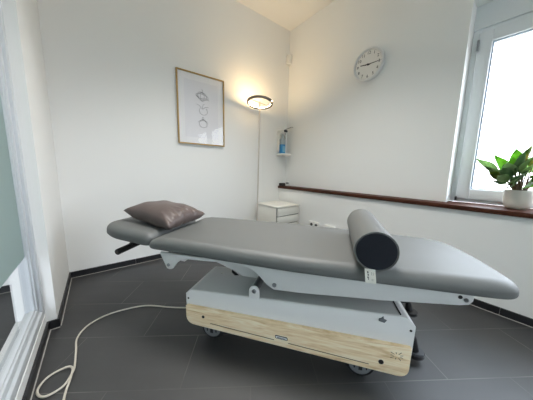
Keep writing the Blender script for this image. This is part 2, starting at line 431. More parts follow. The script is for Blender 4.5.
# side rails (profiled plates)
prof = [(-.320, .488), (-.292, .43), (-.278, .402), (-.262, .398), (-.245, .402), (-.215, .440), (-.180, .466), (.05, .476), (.15, .474), (.185, .466), (.216, .452),
        (.245, .425), (.275, .395), (.312, .374), (.435, .378), (.77, .401), (1.05, .429), (1.080, .436), (1.092, .452), (1.095, .488)]
prof = [(p[0], p[1]) for p in prof]
for n_, out in ((2.234, 1), (1.705, -1)):
    b = MB(); b.extrude([Q(a_, n_-.008, z_) for a_, z_ in prof], (0, -.016, 0))
    rl = b.build('side_rail', M['metal_grey'], tb, bevel=.0025)
    for (a_, z_, r_) in ((-.266, .424, .0085), (.313, .399, .0105), (1.068, .455, .008)):
        bb = MB(); n1 = n_+out*.008
        bb.lathe([(0.0001, 0), (r_, 0), (r_, .004), (r_*.72, .007), (r_*.35, .007), (r_*.3, .004), (.0001, .004)], 16, Q(a_, n1, z_), 'y', False)
        if out < 0: bb.v = [(x, 2*Q(0, n1)[1]-y, z) for x, y, z in bb.v]
        bb.build('bolt', M['steel'], rl)
    if out > 0:
        bb = MB(); bb.lathe([(.0001, 0), (.0075, 0), (.0075, .0015), (.0001, .0015)], 14, Q(1.048, n_+.008, .464), 'y', False); bb.build('hole_disc', M['black'], rl)  # black disc stands in for the dark hole in the rail
# cross bars under the mattress tying the two rails
for a_ in (-.27, .9):
    b = MB(); b.box(Q(a_-.02, 1.71, .44), Q(a_+.02, 2.24, .474)); b.build('cross_bar', M['metal_grey'], tb, bevel=.003)
# base cover: chamfered housing
PN = 2.230
cp = [(-.174, .16), (-.176, .269), (-.143, .292), (.868, .334), (.886, .333), (.920, .297), (.917, .16)]
BN = 1.93
b = MB(); b.extrude([Q(a_, PN, z_) for a_, z_ in cp], (0, PN-BN, 0)); cov = b.build('base_cover', M['metal_grey'], tb, bevel=.0035)
def topz(a_): return .292+(a_+.143)*(.334-.292)/(.868+.143)
b = MB(); b.extrude([Q(-.135, PN-.005, topz(-.135)+.0003), Q(.858, PN-.005, topz(.858)+.0003), Q(.858, BN+.004, topz(.858)+.0003), Q(-.135, BN+.004, topz(-.135)+.0003)], (0, 0, .0016)); b.build('top_tray', M['tray'], tb)
b = MB(); b.extrude([Q(.858, PN-.012, topz(.858)+.0004), Q(.864, PN-.012, topz(.864)+.0004), Q(.864, BN+.01, topz(.864)+.0004), Q(.858, BN+.01, topz(.858)+.0004)], (0, 0, .003)); b.build('edge_gap', M['black'], cov)
for (a_, z_) in ((-.160, .243), (.902, .278)):
    bb = MB(); bb.lathe([(.0001, 0), (.005, 0), (.005, .002), (.0001, .002)], 12, Q(a_, PN, z_), 'y', False); bb.build('screw', M['screw'], cov)
# small folded latch on the cover's face
bb = MB(); bb.extrude([Q(.775, PN, .300), Q(.798, PN, .296), Q(.807, PN, .309), Q(.795, PN, .313), Q(.792, PN, .325), Q(.784, PN, .315), Q(.775, PN, .311)], (0, -.005, 0)); bb.build('latch', M['latch'], cov, bevel=.0012)
bb = MB(); bb.lathe([(.0001, 0), (.010, 0), (.010, .002), (.0001, .003)], 16, Q(-.06, 2.02, topz(-.06)+.0018), 'z', False); bb.build('cap', M['white_plastic'], tb)  # white disc standing in for a small bright dot, no separate part
# oak front panel
pp = fillet([(-.166, .211), (-.166, .108), (.906, .066), (.908, .209)], [.004, .055, .045, .004], 7)
b = MB(); b.extrude([Q(a_, PN, z_) for a_, z_ in pp], (0, -.018, 0)); fp = b.build('front_panel', M['oak'], tb, bevel=.002)
FN = PN+.018
def zb_(a_): return .117+(a_+.086)*(.072-.117)/(.872+.086)
for a1, a2 in ((-.023, .320), (.389, .748)):
    bb = MB(); bb.extrude([Q(a1, FN-.002, zb_(a1)+.017), Q(a2, FN-.002, zb_(a2)+.017), Q(a2, FN-.002, zb_(a2)+.0205), Q(a1, FN-.002, zb_(a1)+.0205)], (0, -.0026, 0)); bb.build('slot', M['slot'], fp)
for (a_, z_, r_) in ((-.063, .163, .0075), (.796, .120, .0105)):
    bb = MB(); bb.lathe([(.0001, 0), (r_, 0), (r_, .002), (r_*.6, .0028), (.0001, .0015)], 16, Q(a_, FN, z_), 'y', False); bb.build('screw', M['screw'], fp)
# nameplate (dark rim, pale face with an illegible dark line)
npo = fillet([(.324, .1455), (.326, .1285), (.387, .126), (.385, .143)], .006, 4)
bb = MB(); bb.extrude([Q(a_, FN, z_) for a_, z_ in npo], (0, -.002, 0)); npl = bb.build('nameplate', M['screw'], fp, bevel=.0005)
npi = fillet([(.3275, .142), (.329, .132), (.3835, .1295), (.382, .1395)], .004, 4)
bb = MB(); bb.extrude([Q(a_, FN+.002, z_) for a_, z_ in npi], (0, -.0006, 0)); bb.build('plate_face', M['metal_grey'], npl)
bb = MB()
for k in range(9):
    a_ = .336+k*.0046; bb.box(Q(a_, FN+.0025, .133-.0002*k), Q(a_+.003, FN+.0032, .138-.0002*k))
bb.build('plate_lettering', M['screw'], npl)
# sun-ray emblem engraved at the panel's right end
bb = MB(); ca, cz_ = .854, .163
for k in range(9):
    t = 2*PI*k/9+.35; r0, r1, w_ = .010, (.024 if k % 2 else .018), .0013
    d_ = Vector((math.cos(t), math.sin(t))); e_ = Vector((-d_.y, d_.x))
    ps = [d_*r0-e_*w_*.5, d_*r1-e_*w_, d_*(r1+.003), d_*r1+e_*w_, d_*r0+e_*w_*.5]
    bb.extrude([Q(ca+p.x*1.25, FN, cz_+p.y*.85) for p in ps], (0, -.0008, 0))
bb.build('sun_emblem', mat('engraved_brown', (112, 98, 80), .7), fp)
# castors
for (a_, n_) in ((-.038, 2.203), (.720, 2.228), (-.038, 1.985), (.728, 1.985)):
    o_ = 1 if n_ > 2.1 else -1
    wl = MB(); wl.lathe([(.040, -.001), (.056, -.004), (.061, -.010), (.061, -.022), (.056, -.028), (.040, -.030)], 32, Q(a_, n_, .061), 'y')
    wl.v = [((x-Q(a_, n_)[0])*1.1+Q(a_, n_)[0], y, z*1.1) for x, y, z in wl.v]
    wo = wl.build('wheel', M['black'], tb)
    hb_ = MB(); hb_.lathe([(.0001, .003), (.020, .004), (.034, .002), (.043, .003), (.045, 0), (.044, -.004)], 28, Q(a_, n_, .061), 'y', False)
    hb_.v = [((x-Q(a_, n_)[0])*1.1+Q(a_, n_)[0], y, z*1.1) for x, y, z in hb_.v]
    hb_.build('hub_cap', M['hub'], wo)
    dk = MB()
    for sx in (-1, 0, 1):
        if sx: dk.extrude([Q(a_+sx*.026+.004*math.cos(t)*sx, n_+.002, .061+.014*math.sin(t)) for t in [k*PI*2/10 for k in range(10)]], (0, -.003, 0))
        else: dk.box(Q(a_-.008, n_+.002, .043), Q(a_+.008, n_+.006, .088))
    dk.build('hub_slot', M['black'], wo)
    fk = MB(); fk.box(Q(a_-.018, n_-.034, .06), Q(a_+.018, n_-.030, .165)); fk.box(Q(a_-.03, n_-.06, .150), Q(a_+.03, n_-.005, .160)); fk.build('fork', M['black'], wo, bevel=.002)
# underframe carrying cover and castors
b = MB(); b.box(Q(-.14, 1.95, .158), Q(.88, 2.21, .18)); b.build('underframe', M['black'], tb)
# brake pedals at the foot end
for n_, z_, ae in ((2.055, .056, 1.0), (1.80, .115, 1.06)):
    b = MB(); b.tube([Q(.86, n_, .17), Q(.925, n_, .160), Q(ae-.012, n_, z_+.06), Q(ae, n_, z_)], [.016, .018, .020, .022], 12)
    pd = b.build('brake_pedal', M['black'], tb)
    bb = MB(); bb.pad([Q(ae+.004+.040*math.cos(t), n_+.034*math.sin(t))[:2] for t in [-k*2*PI/24 for k in range(24)][::-1]], z_-.026, z_-.008, .004, 2); bb.build('pedal_foot', M['black'], pd)
    if n_ > 2:
        bb = MB(); bb.pad([Q(ae+.006+.036*math.cos(t), n_+.030*math.sin(t))[:2] for t in [-k*2*PI/24 for k in range(24)][::-1]], z_-.008, z_-.002, .002, 2); bb.build('pedal_pad', M['darkgrey'], pd)
# pivot lugs, shaft and lifting arms between base and top
for n_ in (PN-.008, BN+.016):
    lp = [(.183, .303), (.183, .343)]+[(.210+.027*math.cos(PI-k*PI/10), .343+.027*math.sin(PI-k*PI/10)) for k in range(1, 10)]+[(.237, .343), (.237, .305)]
    b = MB(); b.extrude([Q(a_, n_+.008, z_) for a_, z_ in lp], (0, .008, 0)); lg = b.build('pivot_lug', M['metal_grey'], tb, bevel=.0015)
    if n_ > 2.1:
        bb = MB(); bb.lathe([(.0001, 0), (.011, 0), (.011, .004), (.008, .007), (.004, .007), (.0035, .004), (.0001, .004)], 16, Q(.210, n_+.008, .343), 'y', False); bb.build('bolt', M['steel'], lg)
b = MB(); b.tube([Q(.210, PN-.004, .343), Q(.210, BN+.02, .343)], .019, 18); b.build('pivot_shaft', M['shaft'], tb)
for n_ in (2.03, 1.97):
    ap = fillet([(.235, .305), (.235, .365), (.10, .40), (-.12, .455), (-.20, .455), (-.20, .415), (-.10, .375), (.03, .330), (.08, .305)], [.01, .02, .02, .01, .005, .005, .01, .02, .02], 4)
    b = MB(); b.extrude([Q(a_, n_+.006, z_) for a_, z_ in ap], (0, .012, 0)); la = b.build('lift_arm', M['metal_grey'], tb, bevel=.002)
    if n_ > 2:
        bb = MB(); bb.extrude([Q(a_, n_+.006, z_) for a_, z_ in ((.012, .338), (.055, .309), (.030, .304), (.010, .322))], (0, -.003, 0)); bb.build('arm_gap_patch', M['black'], la)  # black patch stands in for the dark gap by the arm
for a_ in (-.19,):
    b = MB(); b.box(Q(a_-.012, 1.71, .445), Q(a_+.012, 2.225, .47)); b.build('arm_axle', M['metal_grey'], tb, bevel=.003)

# ------------------------------------------------------------------ bolster roll
RB = .077
bo = tag(empty('bolster', W(.730, 2.078, ZT+RB+.001), TH-math.radians(3.5)), 'dark grey cylindrical bolster lying across the treatment table near its foot end', 'bolster')
LNH = .255
b = MB(); b.lathe([(RB-.006, -LNH+.002), (RB-.001, -LNH+.004), (RB, -LNH+.012), (RB, LNH-.012), (RB-.001, LNH-.004), (RB-.006, LNH-.002)], 48, (0, 0, 0), 'y'); b.build('cover', M['leather'], bo, ang=50)
b = MB(); b.tube([((RB-.002)*math.cos(2*PI*k/40), -LNH+.003, (RB-.002)*math.sin(2*PI*k/40)) for k in range(40)], .0022, 6, closed=True); b.build('seam_piping', M['leather'], bo)
b = MB(); b.lathe([(.0001, LNH+.002), (RB*.6, LNH+.002), (RB-.008, LNH+.0005), (RB-.005, LNH-.004)], 48, (0, 0, 0), 'y', False); b.build('end_cap', M['leather_end'], bo)
# label sewn into the end seam, hanging over the mattress edge
lt = [(-.018, -RB+.006), (.018, -RB+.006), (.0165, -.115), (-.0195, -.112)]
b = MB(); tl = []
for (s_, fr_) in ((-1, 0), (1, 0)): pass
def lab(u, v): # u across, v down 0..1
    y = -LNH-.002-.022*math.sin(v*1.3); z = -RB+.008-.046*v
    return Vector(((u-.5)*.037-.017+.004*v, y, z))
rs = []
for i in range(7):
    v = i/6; rs.append([lab(0, v), lab(1, v), lab(1, v)+Vector((0, .001, 0)), lab(0, v)+Vector((0, .001, 0))])
b.rings(rs); tg = b.build('care_label', M['white_label'], bo)
b = MB()
for k, (u0_, u1_, v0_, v1_) in enumerate(((.22, .34, .16, .30), (.24, .36, .34, .46), (.20, .34, .52, .62), (.26, .34, .64, .74), (.62, .65, .2, .8), (.78, .80, .2, .8))):
    q = [lab(u0_, v0_), lab(u1_, v0_), lab(u1_, v1_), lab(u0_, v1_)]
    b.extrude([p+Vector((0, -.0004, 0)) for p in q], (0, -.0004, 0))
b.build('print', M['ink'], tg)

# ------------------------------------------------------------------ pillow
def make_pillow():
    n = 48; lx, ly, hh = .198, .160, .073
    def surf(u, v, s):
        x = u*lx*(1-.06*(1-v*v)*abs(u)**4); y = v*ly*(1-.08*(1-u*u)*abs(v)**4)
        t = max(0, (1-abs(u)**2.4))*max(0, (1-abs(v)**2.4))
        z = s*hh*t**.45
        cr = max(0, (u-.35)/.65)
        z += (.007*math.sin(16*v+5*u)*cr + .004*math.sin(27*v-8*u+1)*cr + .003*math.sin(7*u+6*v+2))*t**.25
        if s < 0: z = max(z, -.034)
        sag = -.022*max(0, u)*max(0, -v) + .016*max(0, -u)**2
        return (x, y, z+sag)
    b = MB(); vs = []; idx = {}
    for s in (1, -1):
        for i in range(n+1):
            for j in range(n+1):
                if s < 0 and (i in (0, n) or j in (0, n)): idx[(s, i, j)] = idx[(1, i, j)]; continue
                u, v = -1+2*i/n, -1+2*j/n
                idx[(s, i, j)] = len(vs); vs.append(surf(u, v, s))
    fs = []
    for s in (1, -1):
        for i in range(n):
            for j in range(n):
                fs.append([idx[(s, *k)] for k in ((i, j), (i+1, j), (i+1, j+1), (i, j+1))])
    b.add(vs, fs); o = b.build('pillow', M['pillow'], ang=80)
    o.location = W(-.505, 1.95, ZT+.0645); o.rotation_euler = (0, math.radians(4), TH-math.radians(10))
    return tag(o, 'dark taupe satin pillow lying on the headrest of the treatment table', 'pillow')
make_pillow()

# ------------------------------------------------------------------ power cord
cd = [(-1.70, -1.06, .10), (-1.735, -1.025, .03), (-1.775, -.985, .006), (-1.875, -.906, .006), (-1.979, -.807, .006), (-2.062, -.768, .006), (-2.172, -.75, .006), (-2.258, -.767, .006), (-2.318, -.816, .006),
      (-2.349, -.894, .006), (-2.347, -.992, .006), (-2.346, -1.104, .006), (-2.352, -1.150, .012), (-2.372, -1.190, .006), (-2.401, -1.207, .006), (-2.430, -1.208, .006), (-2.450, -1.188, .006),
      (-2.459, -1.155, .006), (-2.448, -1.118, .006), (-2.424, -1.094, .006), (-2.390, -1.085, .006), (-2.363, -1.095, .010), (-2.350, -1.13, .017), (-2.356, -1.185, .012), (-2.368, -1.264, .006), (-2.372, -1.5, .006), (-2.36, -1.9, .006)]
b = MB(); b.tube(smooth_path(cd, 6), .0046, 8)
tag(b.build('power_cord', M['cord']), 'cream power cord curving and looping over the dark floor left of the table', 'cord')

# ------------------------------------------------------------------ floor lamp (LED ring torchiere)
LX, LY = -.655, -.225
fl = tag(empty('floor_lamp', (LX-.022, LY, 0)), 'slim floor lamp with a lit ring head standing in the corner beside the framed print', 'lamp')
HZ = 1.700
b = MB(); b.lathe([(.0001, .002), (.12, .002), (.125, .006), (.125, .014), (.12, .018), (.03, .022), (.012, .03)], 36, cap=False); b.build('base', M['pole'], fl)
b = MB(); b.tube([(0, 0, .02), (.008, 0, .6), (.022, 0, HZ-.01)], .0085, 12); b.build('pole', M['pole'], fl)
hd = empty('lamp_head', (.022, 0, HZ)); hd.parent = fl; hd.rotation_euler = (math.radians(-7), math.radians(8), 0)
RR = .140
gaps = (math.radians(118), math.radians(298))
for k, (t0, t1) in enumerate(((gaps[0]+.10, gaps[1]-.10), (gaps[1]+.10, gaps[0]+2*PI-.10))):
    ps = []; n = 40; rs = []
    for i in range(n+1):
        t = t0+(t1-t0)*i/n; c_, s_ = math.cos(t), math.sin(t)
        rs.append([(c_*(RR+dr), s_*(RR+dr), dz) for dr, dz in ((-.008, -.012), (.008, -.012), (.011, -.007), (.011, .009), (.0075, .012), (.0075, .003), (-.0075, .003), (-.0085, .003), (-.010, .0), (-.010, -.008))])
    b = MB(); b.rings(rs); ro = b.build('ring', M['alu'], hd)
    rs = []
    for i in range(n+1):
        t = t0+.02+(t1-t0-.04)*i/n; c_, s_ = math.cos(t), math.sin(t)
        rs.append([(c_*(RR+dr), s_*(RR+dr), dz) for dr, dz in ((-.0085, .0032), (.0072, .0032), (.0072, .0095), (-.0085, .0095))])
    b = MB(); b.rings(rs); b.build('led_strip', M['led'], hd)
b = MB(); g0 = gaps[0]+PI/2*0
for t in gaps: pass
p0 = Vector((math.cos(gaps[0])*RR, math.sin(gaps[0])*RR, 0)); p1 = Vector((math.cos(gaps[1])*RR, math.sin(gaps[1])*RR, 0))
q0 = Vector((math.cos(PI*.98)*(RR-.008), math.sin(PI*.98)*(RR-.008), 0)); q1 = -q0
b.tube([q0, q1], .006, 8); b.lathe([(.0001, -.018), (.011, -.018), (.011, .008), (.0001, .008)], 14, cap=False); b.build('cross_bar', M['pole'], hd)
for t in gaps:
    b = MB(); b.lathe([(.007, -.006), (.007, .010)], 12, (math.cos(t)*RR, math.sin(t)*RR, 0)); b.build('ring_joint', M['white_plastic'], hd)

# ------------------------------------------------------------------ framed print
fx0, fx1, fz0, fz1 = -1.521, -1.006, 1.19, 1.908
fr = tag(empty('framed_print', ((fx0+fx1)/2, 0, fz0)), 'line drawing in a thin brass frame hanging on the white wall', 'picture')
def fpart(b, name, m, par=None, **k): return wpart(b, name, m, fr, **k)
b = MB(); ring_box(b, 'y', -.024, -.001, fx0, fx1, fz0, fz1, .012); fpart(b, 'frame', M['gold'], bevel=.001)
b = MB(); b.box((fx0+.011, -.010, fz0+.011), (fx1-.011, -.004, fz1-.011)); fpart(b, 'mount', M['mount'])
b = MB(); b.box((fx0+.075, -.0112, fz0+.075), (fx1-.075, -.0102, fz1-.075)); fpart(b, 'paper', M['paper'])
b = MB(); b.box((fx0+.0115, -.0175, fz0+.0115), (fx1-.0115, -.016, fz1-.0115)); fpart(b, 'glass', M['pic_glass'])
cx = (fx0+fx1)/2+.005
def draw(b, pts, closed=False):
    P = smooth_path([(cx+x, -.0118, z) for x, z in pts], 6)
    b.tube(P, .0015, 5)
def loop(b, x, z, rx, rz, t0=0, t1=2*PI, n=14, rot=0):
    c, s = math.cos(rot), math.sin(rot)
    draw(b, [(x+rx*math.cos(t)*c-rz*math.sin(t)*s, z+rx*math.cos(t)*s+rz*math.sin(t)*c) for t in [t0+(t1-t0)*i/n for i in range(n+1)]])
b = MB()   # upper motif: overlapping loops with a bar through them
loop(b, 0, 1.690, .048, .040); loop(b, 0, 1.690, .068, .026, rot=-.15); loop(b, -.02, 1.705, .030, .030, .3, 4.2)
loop(b, 0, 1.690, .022, .046); draw(b, [(-.07, 1.70), (-.03, 1.67), (.03, 1.68), (.075, 1.66)]); draw(b, [(0, 1.742), (.004, 1.755), (-.006, 1.765)])
fpart(b, 'line_motif', M['line'])
b = MB()   # middle motif: round form under crossing strokes
loop(b, .01, 1.545, .044, .040, -3.9, .8); draw(b, [(-.062, 1.605), (-.03, 1.592), (0, 1.565), (.03, 1.585), (.07, 1.592)]); draw(b, [(0, 1.565), (.004, 1.60), (.022, 1.618)])
fpart(b, 'line_motif', M['line'])
b = MB()   # lower motif: round form with a small top loop
loop(b, .005, 1.410, .044, .036); loop(b, .005, 1.435, .030, .022, 0, PI); draw(b, [(-.052, 1.425), (-.02, 1.448), (.005, 1.452), (.03, 1.448), (.06, 1.425)]); loop(b, .004, 1.470, .010, .012)
fpart(b, 'line_motif', M['line'])

# ------------------------------------------------------------------ wall clock
CY, CZ, CR = -1.154, 1.977, .153
ck = tag(empty('wall_clock', (0, CY, CZ)), 'round silver wall clock with black numerals hanging on the wall above the sill', 'clock')
def crev(prof, n=56):   # lathe with axis pointing into the room (-x)
    b = MB(); b.lathe([(r, -h) for r, h in prof], n, (0, 0, 0), 'x', False); return b
crev([(.0001, .002), (CR-.006, .002), (CR, .008), (CR, .030), (CR-.004, .038), (CR-.010, .041), (CR-.017, .038), (CR-.020, .026), (CR-.021, .020)]).build('rim', M['silver'], ck)
crev([(CR-.019, .018), (CR-.019, .0215), (.0001, .0215)]).build('face', M['face'], ck)
def text_mesh(ch, size):
    cu = bpy.data.curves.new('t', 'FONT'); cu.body = ch; cu.size = size; cu.align_x = 'CENTER'; cu.align_y = 'CENTER'; cu.extrude = .0004; cu.resolution_u = 3
    o = bpy.data.objects.new('t', cu); COL.objects.link(o)
    dg = bpy.context.evaluated_depsgraph_get(); me = bpy.data.meshes.new_from_object(o.evaluated_get(dg))
    bpy.data.objects.remove(o); return me
for k in range(1, 13):
    me = text_mesh(str(k), .038); me.materials.clear(); me.materials.append(M['numeral'])
    o = bpy.data.objects.new('numeral', me); COL.objects.link(o); o.parent = ck
    t = math.radians(30*k); rr_ = CR*.70
    # viewer looks along +x: viewer's right is -y
    o.matrix_local = Matrix(((0, 0, -1, -.0222), (-1, 0, 0, -rr_*math.sin(t)), (0, 1, 0, rr_*math.cos(t)), (0, 0, 0, 1)))
b = MB()
for k in range(60):
    t = math.radians(6*k); d_ = Vector((0, -math.sin(t), math.cos(t))); e_ = Vector((0, -math.cos(t), -math.sin(t)))
    w_ = .0014 if k % 5 == 0 else .0007; r0, r1 = CR*.82, CR*.855
    b.extrude([d_*r0-e_*w_+Vector((-.0217, 0, 0)), d_*r1-e_*w_+Vector((-.0217, 0, 0)), d_*r1+e_*w_+Vector((-.0217, 0, 0)), d_*r0+e_*w_+Vector((-.0217, 0, 0))], (-.0004, 0, 0))
b.build('minute_marks', M['numeral'], ck)
def hand(name, deg, r0, r1, w0, w1, x):
    t = math.radians(deg); d_ = Vector((0, -math.sin(t), math.cos(t))); e_ = Vector((0, -math.cos(t), -math.sin(t))); X = Vector((x, 0, 0))
    b = MB(); b.extrude([d_*r0-e_*w0+X, d_*r1-e_*w1+X, d_*r1+e_*w1+X, d_*r0+e_*w0+X], (-.0015, 0, 0)); b.build(name, M['numeral'], ck)
hand('hour_hand', 277.5, -.02, CR*.52, .0055, .0035, -.0245); hand('minute_hand', 90, -.025, CR*.78, .0042, .0022, -.0270)
crev([(.009, .023), (.009, .031), (.0001, .032)], 18).build('hand_hub', M['numeral'], ck)

# ------------------------------------------------------------------ motion sensor high in the corner
ms = tag(empty('motion_sensor', (0, 0, 2.36)), 'small white motion sensor mounted high in the corner between the walls', 'sensor')
def corner_poly(d0, d1, w): # convex shape standing out of the corner
    return [(-.004, -.004), (-d0, -.004), (-d1, -d0*.55), (-d0*.55, -d1), (-.004, -d0)]
b = MB(); b.extrude([(x, y, 0) for x, y in fillet([(-.005, -.005), (-.062, -.005), (-.062, -.03), (-.03, -.062), (-.005, -.062)], [0, .006, .012, .012, .006], 4)], (0, 0, .115)); b.build('housing', M['white_plastic'], ms, bevel=.006, bseg=3)
b = MB(); rs = []
for i in range(7):
    t = i/6; z = .022+.038*t; rs.append([(-.045-.0*t-.018*s_-.010*math.sin(PI*s_)-.002, -.063+.018*s_*0-.010*math.sin(PI*s_)+.018*s_-.004, z) for s_ in [0, .25, .5, .75, 1]])
b = MB(); b.extrude([(-.050, -.050, .022), (-.0655, -.034, .022), (-.0655, -.034, .062), (-.050, -.050, .062)], (.014, .014, 0)); 
b = MB(); b.lathe([(.0001, -.006), (.013, -.006), (.017, 0), (.017, .034), (.013, .040), (.0001, .040)], 16, (-.040, -.040, .024), cap=False); b.build('lens', M['face'], ms)

# ------------------------------------------------------------------ sanitizer dispenser and its bottle
DX = -.128
ds = tag(empty('sanitizer_dispenser', (DX, 0, 1.13)), 'white wall dispenser with a long elbow lever fixed to the wall in the corner', 'dispenser')
b = MB(); b.extrude([(x, -.002, z) for x, z in rrect(-.062, .062, .06, .345, .012, 4)], (0, -.012, 0)); b.box((-.062, -.05, .06), (-.056, -.012, .335)); b.box((.056, -.05, .06), (.062, -.012, .335)); b.build('back_plate', M['white_plastic'], ds, bevel=.002)
b = MB(); b.box((-.062, -.10, .300), (.062, -.012, .345)); b.build('pump_housing', M['white_plastic'], ds, bevel=.006)
b = MB(); b.extrude([(x, y, .0) for x, y in rrect(-.072, .090, -.14, -.002, .02, 4)], (0, 0, .030)); b.build('drip_tray', M['white_plastic'], ds, bevel=.004)
b = MB(); b.tube(smooth_path([(-.02, -.09, .335), (.0, -.115, .352), (.05, -.125, .375), (.095, -.125, .392), (.13, -.115, .392), (.15, -.10, .378)], 5), .0055, 8); lv = b.build('lever', M['steel'], ds)
b = MB(); b.box((-.025, -.115, .318), (.03, -.09, .345)); b.build('lever_joint', M['darkgrey'], ds, bevel=.004)
b = MB(); b.tube([(.0, -.09, .305), (.0, -.105, .298), (.0, -.106, .285)], .004, 8); b.build('spout', M['steel'], ds)
bt = tag(empty('sanitizer_bottle', (DX-.005, -.055, 1.161)), 'blue bottle of hand sanitizer held in the white wall dispenser', 'bottle')
b = MB(); b.pad(rrect(-.033, .033, -.033, .033, .012, 4), 0, .125, .006, 3); b.build('body', M['blue'], bt)
b = MB(); b.pad(rrect(-.0325, .0325, -.0325, .0325, .012, 4), .126, .205, .018, 4, .002); b.lathe([(.016, .2), (.016, .255), (.012, .262)], 16); b.build('shoulder', M['bottle_clear'], bt)
b = MB(); b.box((-.024, -.0345, .02), (.024, -.0332, .10)); lb_ = b.build('label_band', mat('pale_blue_label', (118, 180, 214), .5), bt)

# ------------------------------------------------------------------ white drawer cabinet
CX0, CX1, CY0, CY1, CT = -.560, -.172, -.462, -.060, .500
cb = tag(empty('drawer_cabinet', ((CX0+CX1)/2, (CY0+CY1)/2, 0), math.radians(2)), 'low white drawer cabinet standing in the corner under the wooden sill', 'cabinet')
hw, hd_ = (CX1-CX0)/2, (CY1-CY0)/2
b = MB(); b.box((-hw, -hd_+.02, .06), (hw, hd_, CT-.018)); b.build('body', M['cabinet'], cb, bevel=.002)
b = MB(); b.box((-hw-.004, -hd_-.003, CT-.018), (hw+.004, hd_+.003, CT)); b.build('top', M['cabinet'], cb, bevel=.002)
dh = (CT-.018-.07)/4
for k in range(4):
    z0 = .07+k*dh
    b = MB(); b.box((-hw+.009, -hd_, z0+.004), (hw-.004, -hd_+.018, z0+dh-.006)); dr_ = b.build('drawer', M['cabinet'], cb, bevel=.0015)
b = MB(); b.box((-hw+.001, -hd_+.0185, .065), (hw-.001, -hd_+.0198, CT-.0185)); b.build('shadow_gap', M['gap'], cb)
for sx in (-1, 1):
    for sy in (-1, 1):
        b = MB(); b.lathe([(.018, 0), (.022, .06)], 14, (sx*(hw-.05), sy*(hd_-.05), 0)); b.build('foot', M['darkgrey'], cb)

# ------------------------------------------------------------------ small things on the sill's left end
o = tag(empty('thermometer', (-.036, -.075, STOP), math.radians(-42)), 'tiny white digital thermometer standing on the left end of the sill', 'thermometer')
b = MB(); b.extrude([(x, -.014, z) for x, z in rrect(-.034, .034, 0, .066, .016, 5)], (0, .026, 0)); b.build('housing', M['white_plastic'], o, bevel=.003)
b = MB(); b.box((-.020, -.0155, .030), (.020, -.0138, .050)); b.build('display', M['screen'], o)
b = MB(); b.pad(rrect(-.046, .046, -.028, .028, .012, 4), 0, .040, .008, 3); o = b.build('pocket_device', M['black']); o.location = (-.098, -.040, STOP)
tag(o, 'small flat black device lying on the far left end of the sill', 'device')

# ------------------------------------------------------------------ sockets on the ledge wall
sk = tag(empty('double_socket', (-.128, -.68, .27)), 'white double power socket low on the wall behind the treatment table', 'socket')
b = MB(); b.extrude([(-.0005, y, z) for y, z in rrect(-.076, .076, -.042, .042, .006, 4)], (-.011, 0, 0)); b.build('plate', M['white_plastic'], sk, bevel=.002)
for y in (-.036, .036):
    b = MB(); b.lathe([(.0001, -.0118), (.020, -.0118), (.0205, -.0125), (.0001, -.0125)], 22, (0, y, 0), 'x', False); r_ = b.build('recess', M['gap'], sk)
b = MB(); b.extrude([(-.1285, y, z) for y, z in rrect(-.985, -.842, .238, .312, .008, 4)], (-.022, 0, 0)); o = b.build('cable_outlet', M['white_plastic'], bevel=.004)
tag(o, 'plain white outlet cover low on the wall right of the double socket', 'outlet')

# ------------------------------------------------------------------ potted plant on the sill
PX, PY = .02, -2.262
pl = tag(empty('potted_plant', (PX, PY, STOP)), 'leafy green plant in a white round pot standing on the sill before the window', 'plant')
b = MB(); b.lathe([(.0001, .001), (.046, .001), (.056, .008), (.066, .035), (.0705, .07), (.071, .11), (.070, .126), (.0665, .128), (.0645, .122), (.0645, .108)], 40, cap=False)
po = b.build('pot', M['pot'], pl); 
tcb = add_bump(M['pot'], 40, .35, .003, 3, (1, 1, 6))
b = MB(); b.lathe([(.0001, .112), (.04, .114), (.064, .109)], 24, cap=False); b.build('soil', M['soil'], pl)
def leaf(base, tip, width, droop, m, twist=0.):
    """one leaf with a stalk: base (on the soil) -> blade start -> tip; blade is cupped along its midrib"""
    base, tip = Vector(base), Vector(tip); out = (tip-base); hz = Vector((out.x, out.y, 0)); hz = hz.normalized() if hz.length > 1e-4 else Vector((1, 0, 0))
    mid = base.lerp(tip, .42)+Vector((0, 0, .02))
    st = smooth_path([base, base.lerp(mid, .5)+Vector((0, 0, .012)), mid], 4)
    s = MB(); s.tube(st, [.0028]*len(st), 6); s.build('stem', M['stem'], pl)
    ax = tip-mid; ln = ax.length; ax.normalize(); side = ax.cross(Vector((0, 0, 1)))
    side = side.normalized() if side.length > 1e-3 else Vector((0, 1, 0)); nor = side.cross(ax).normalized()
    side = (Matrix.Rotation(twist, 3, ax) @ side); nor = (Matrix.Rotation(twist, 3, ax) @ nor)
    nu, nv = 10, 6; top = []; bot = []
    for i in range(nu+1):
        u = i/nu; w = width*math.sin(PI*min(1, u**.78))**.85*(1-.12*u) if 0 < u < 1 else .0008
        for j in range(nv+1):
            v = -1+2*j/nv
            p = mid+ax*(ln*u)+side*(w*v)+nor*(abs(v)*w*.32-droop*u*u+.004*math.sin(9*u+3*v)*abs(v))
            top.append(p+nor*.0007); bot.append(p-nor*.0007)
    k = (nu+1)*(nv+1); fs = []
    for i in range(nu):
        for j in range(nv):
            a = i*(nv+1)+j; fs.append((a, a+1, a+nv+2, a+nv+1)); fs.append((k+a+nv+1, k+a+nv+2, k+a+1, k+a))
    bd = [(i*(nv+1), (i+1)*(nv+1)) for i in range(nu)]+[(i*(nv+1)+nv, (i+1)*(nv+1)+nv) for i in range(nu)]+[(j, j+1) for j in range(nv)]+[(nu*(nv+1)+j, nu*(nv+1)+j+1) for j in range(nv)]
    for a, c in bd: fs.append((a, c, k+c, k+a))
    l = MB(); l.add(top+bot, fs); l.build('leaf', m, pl, ang=80)
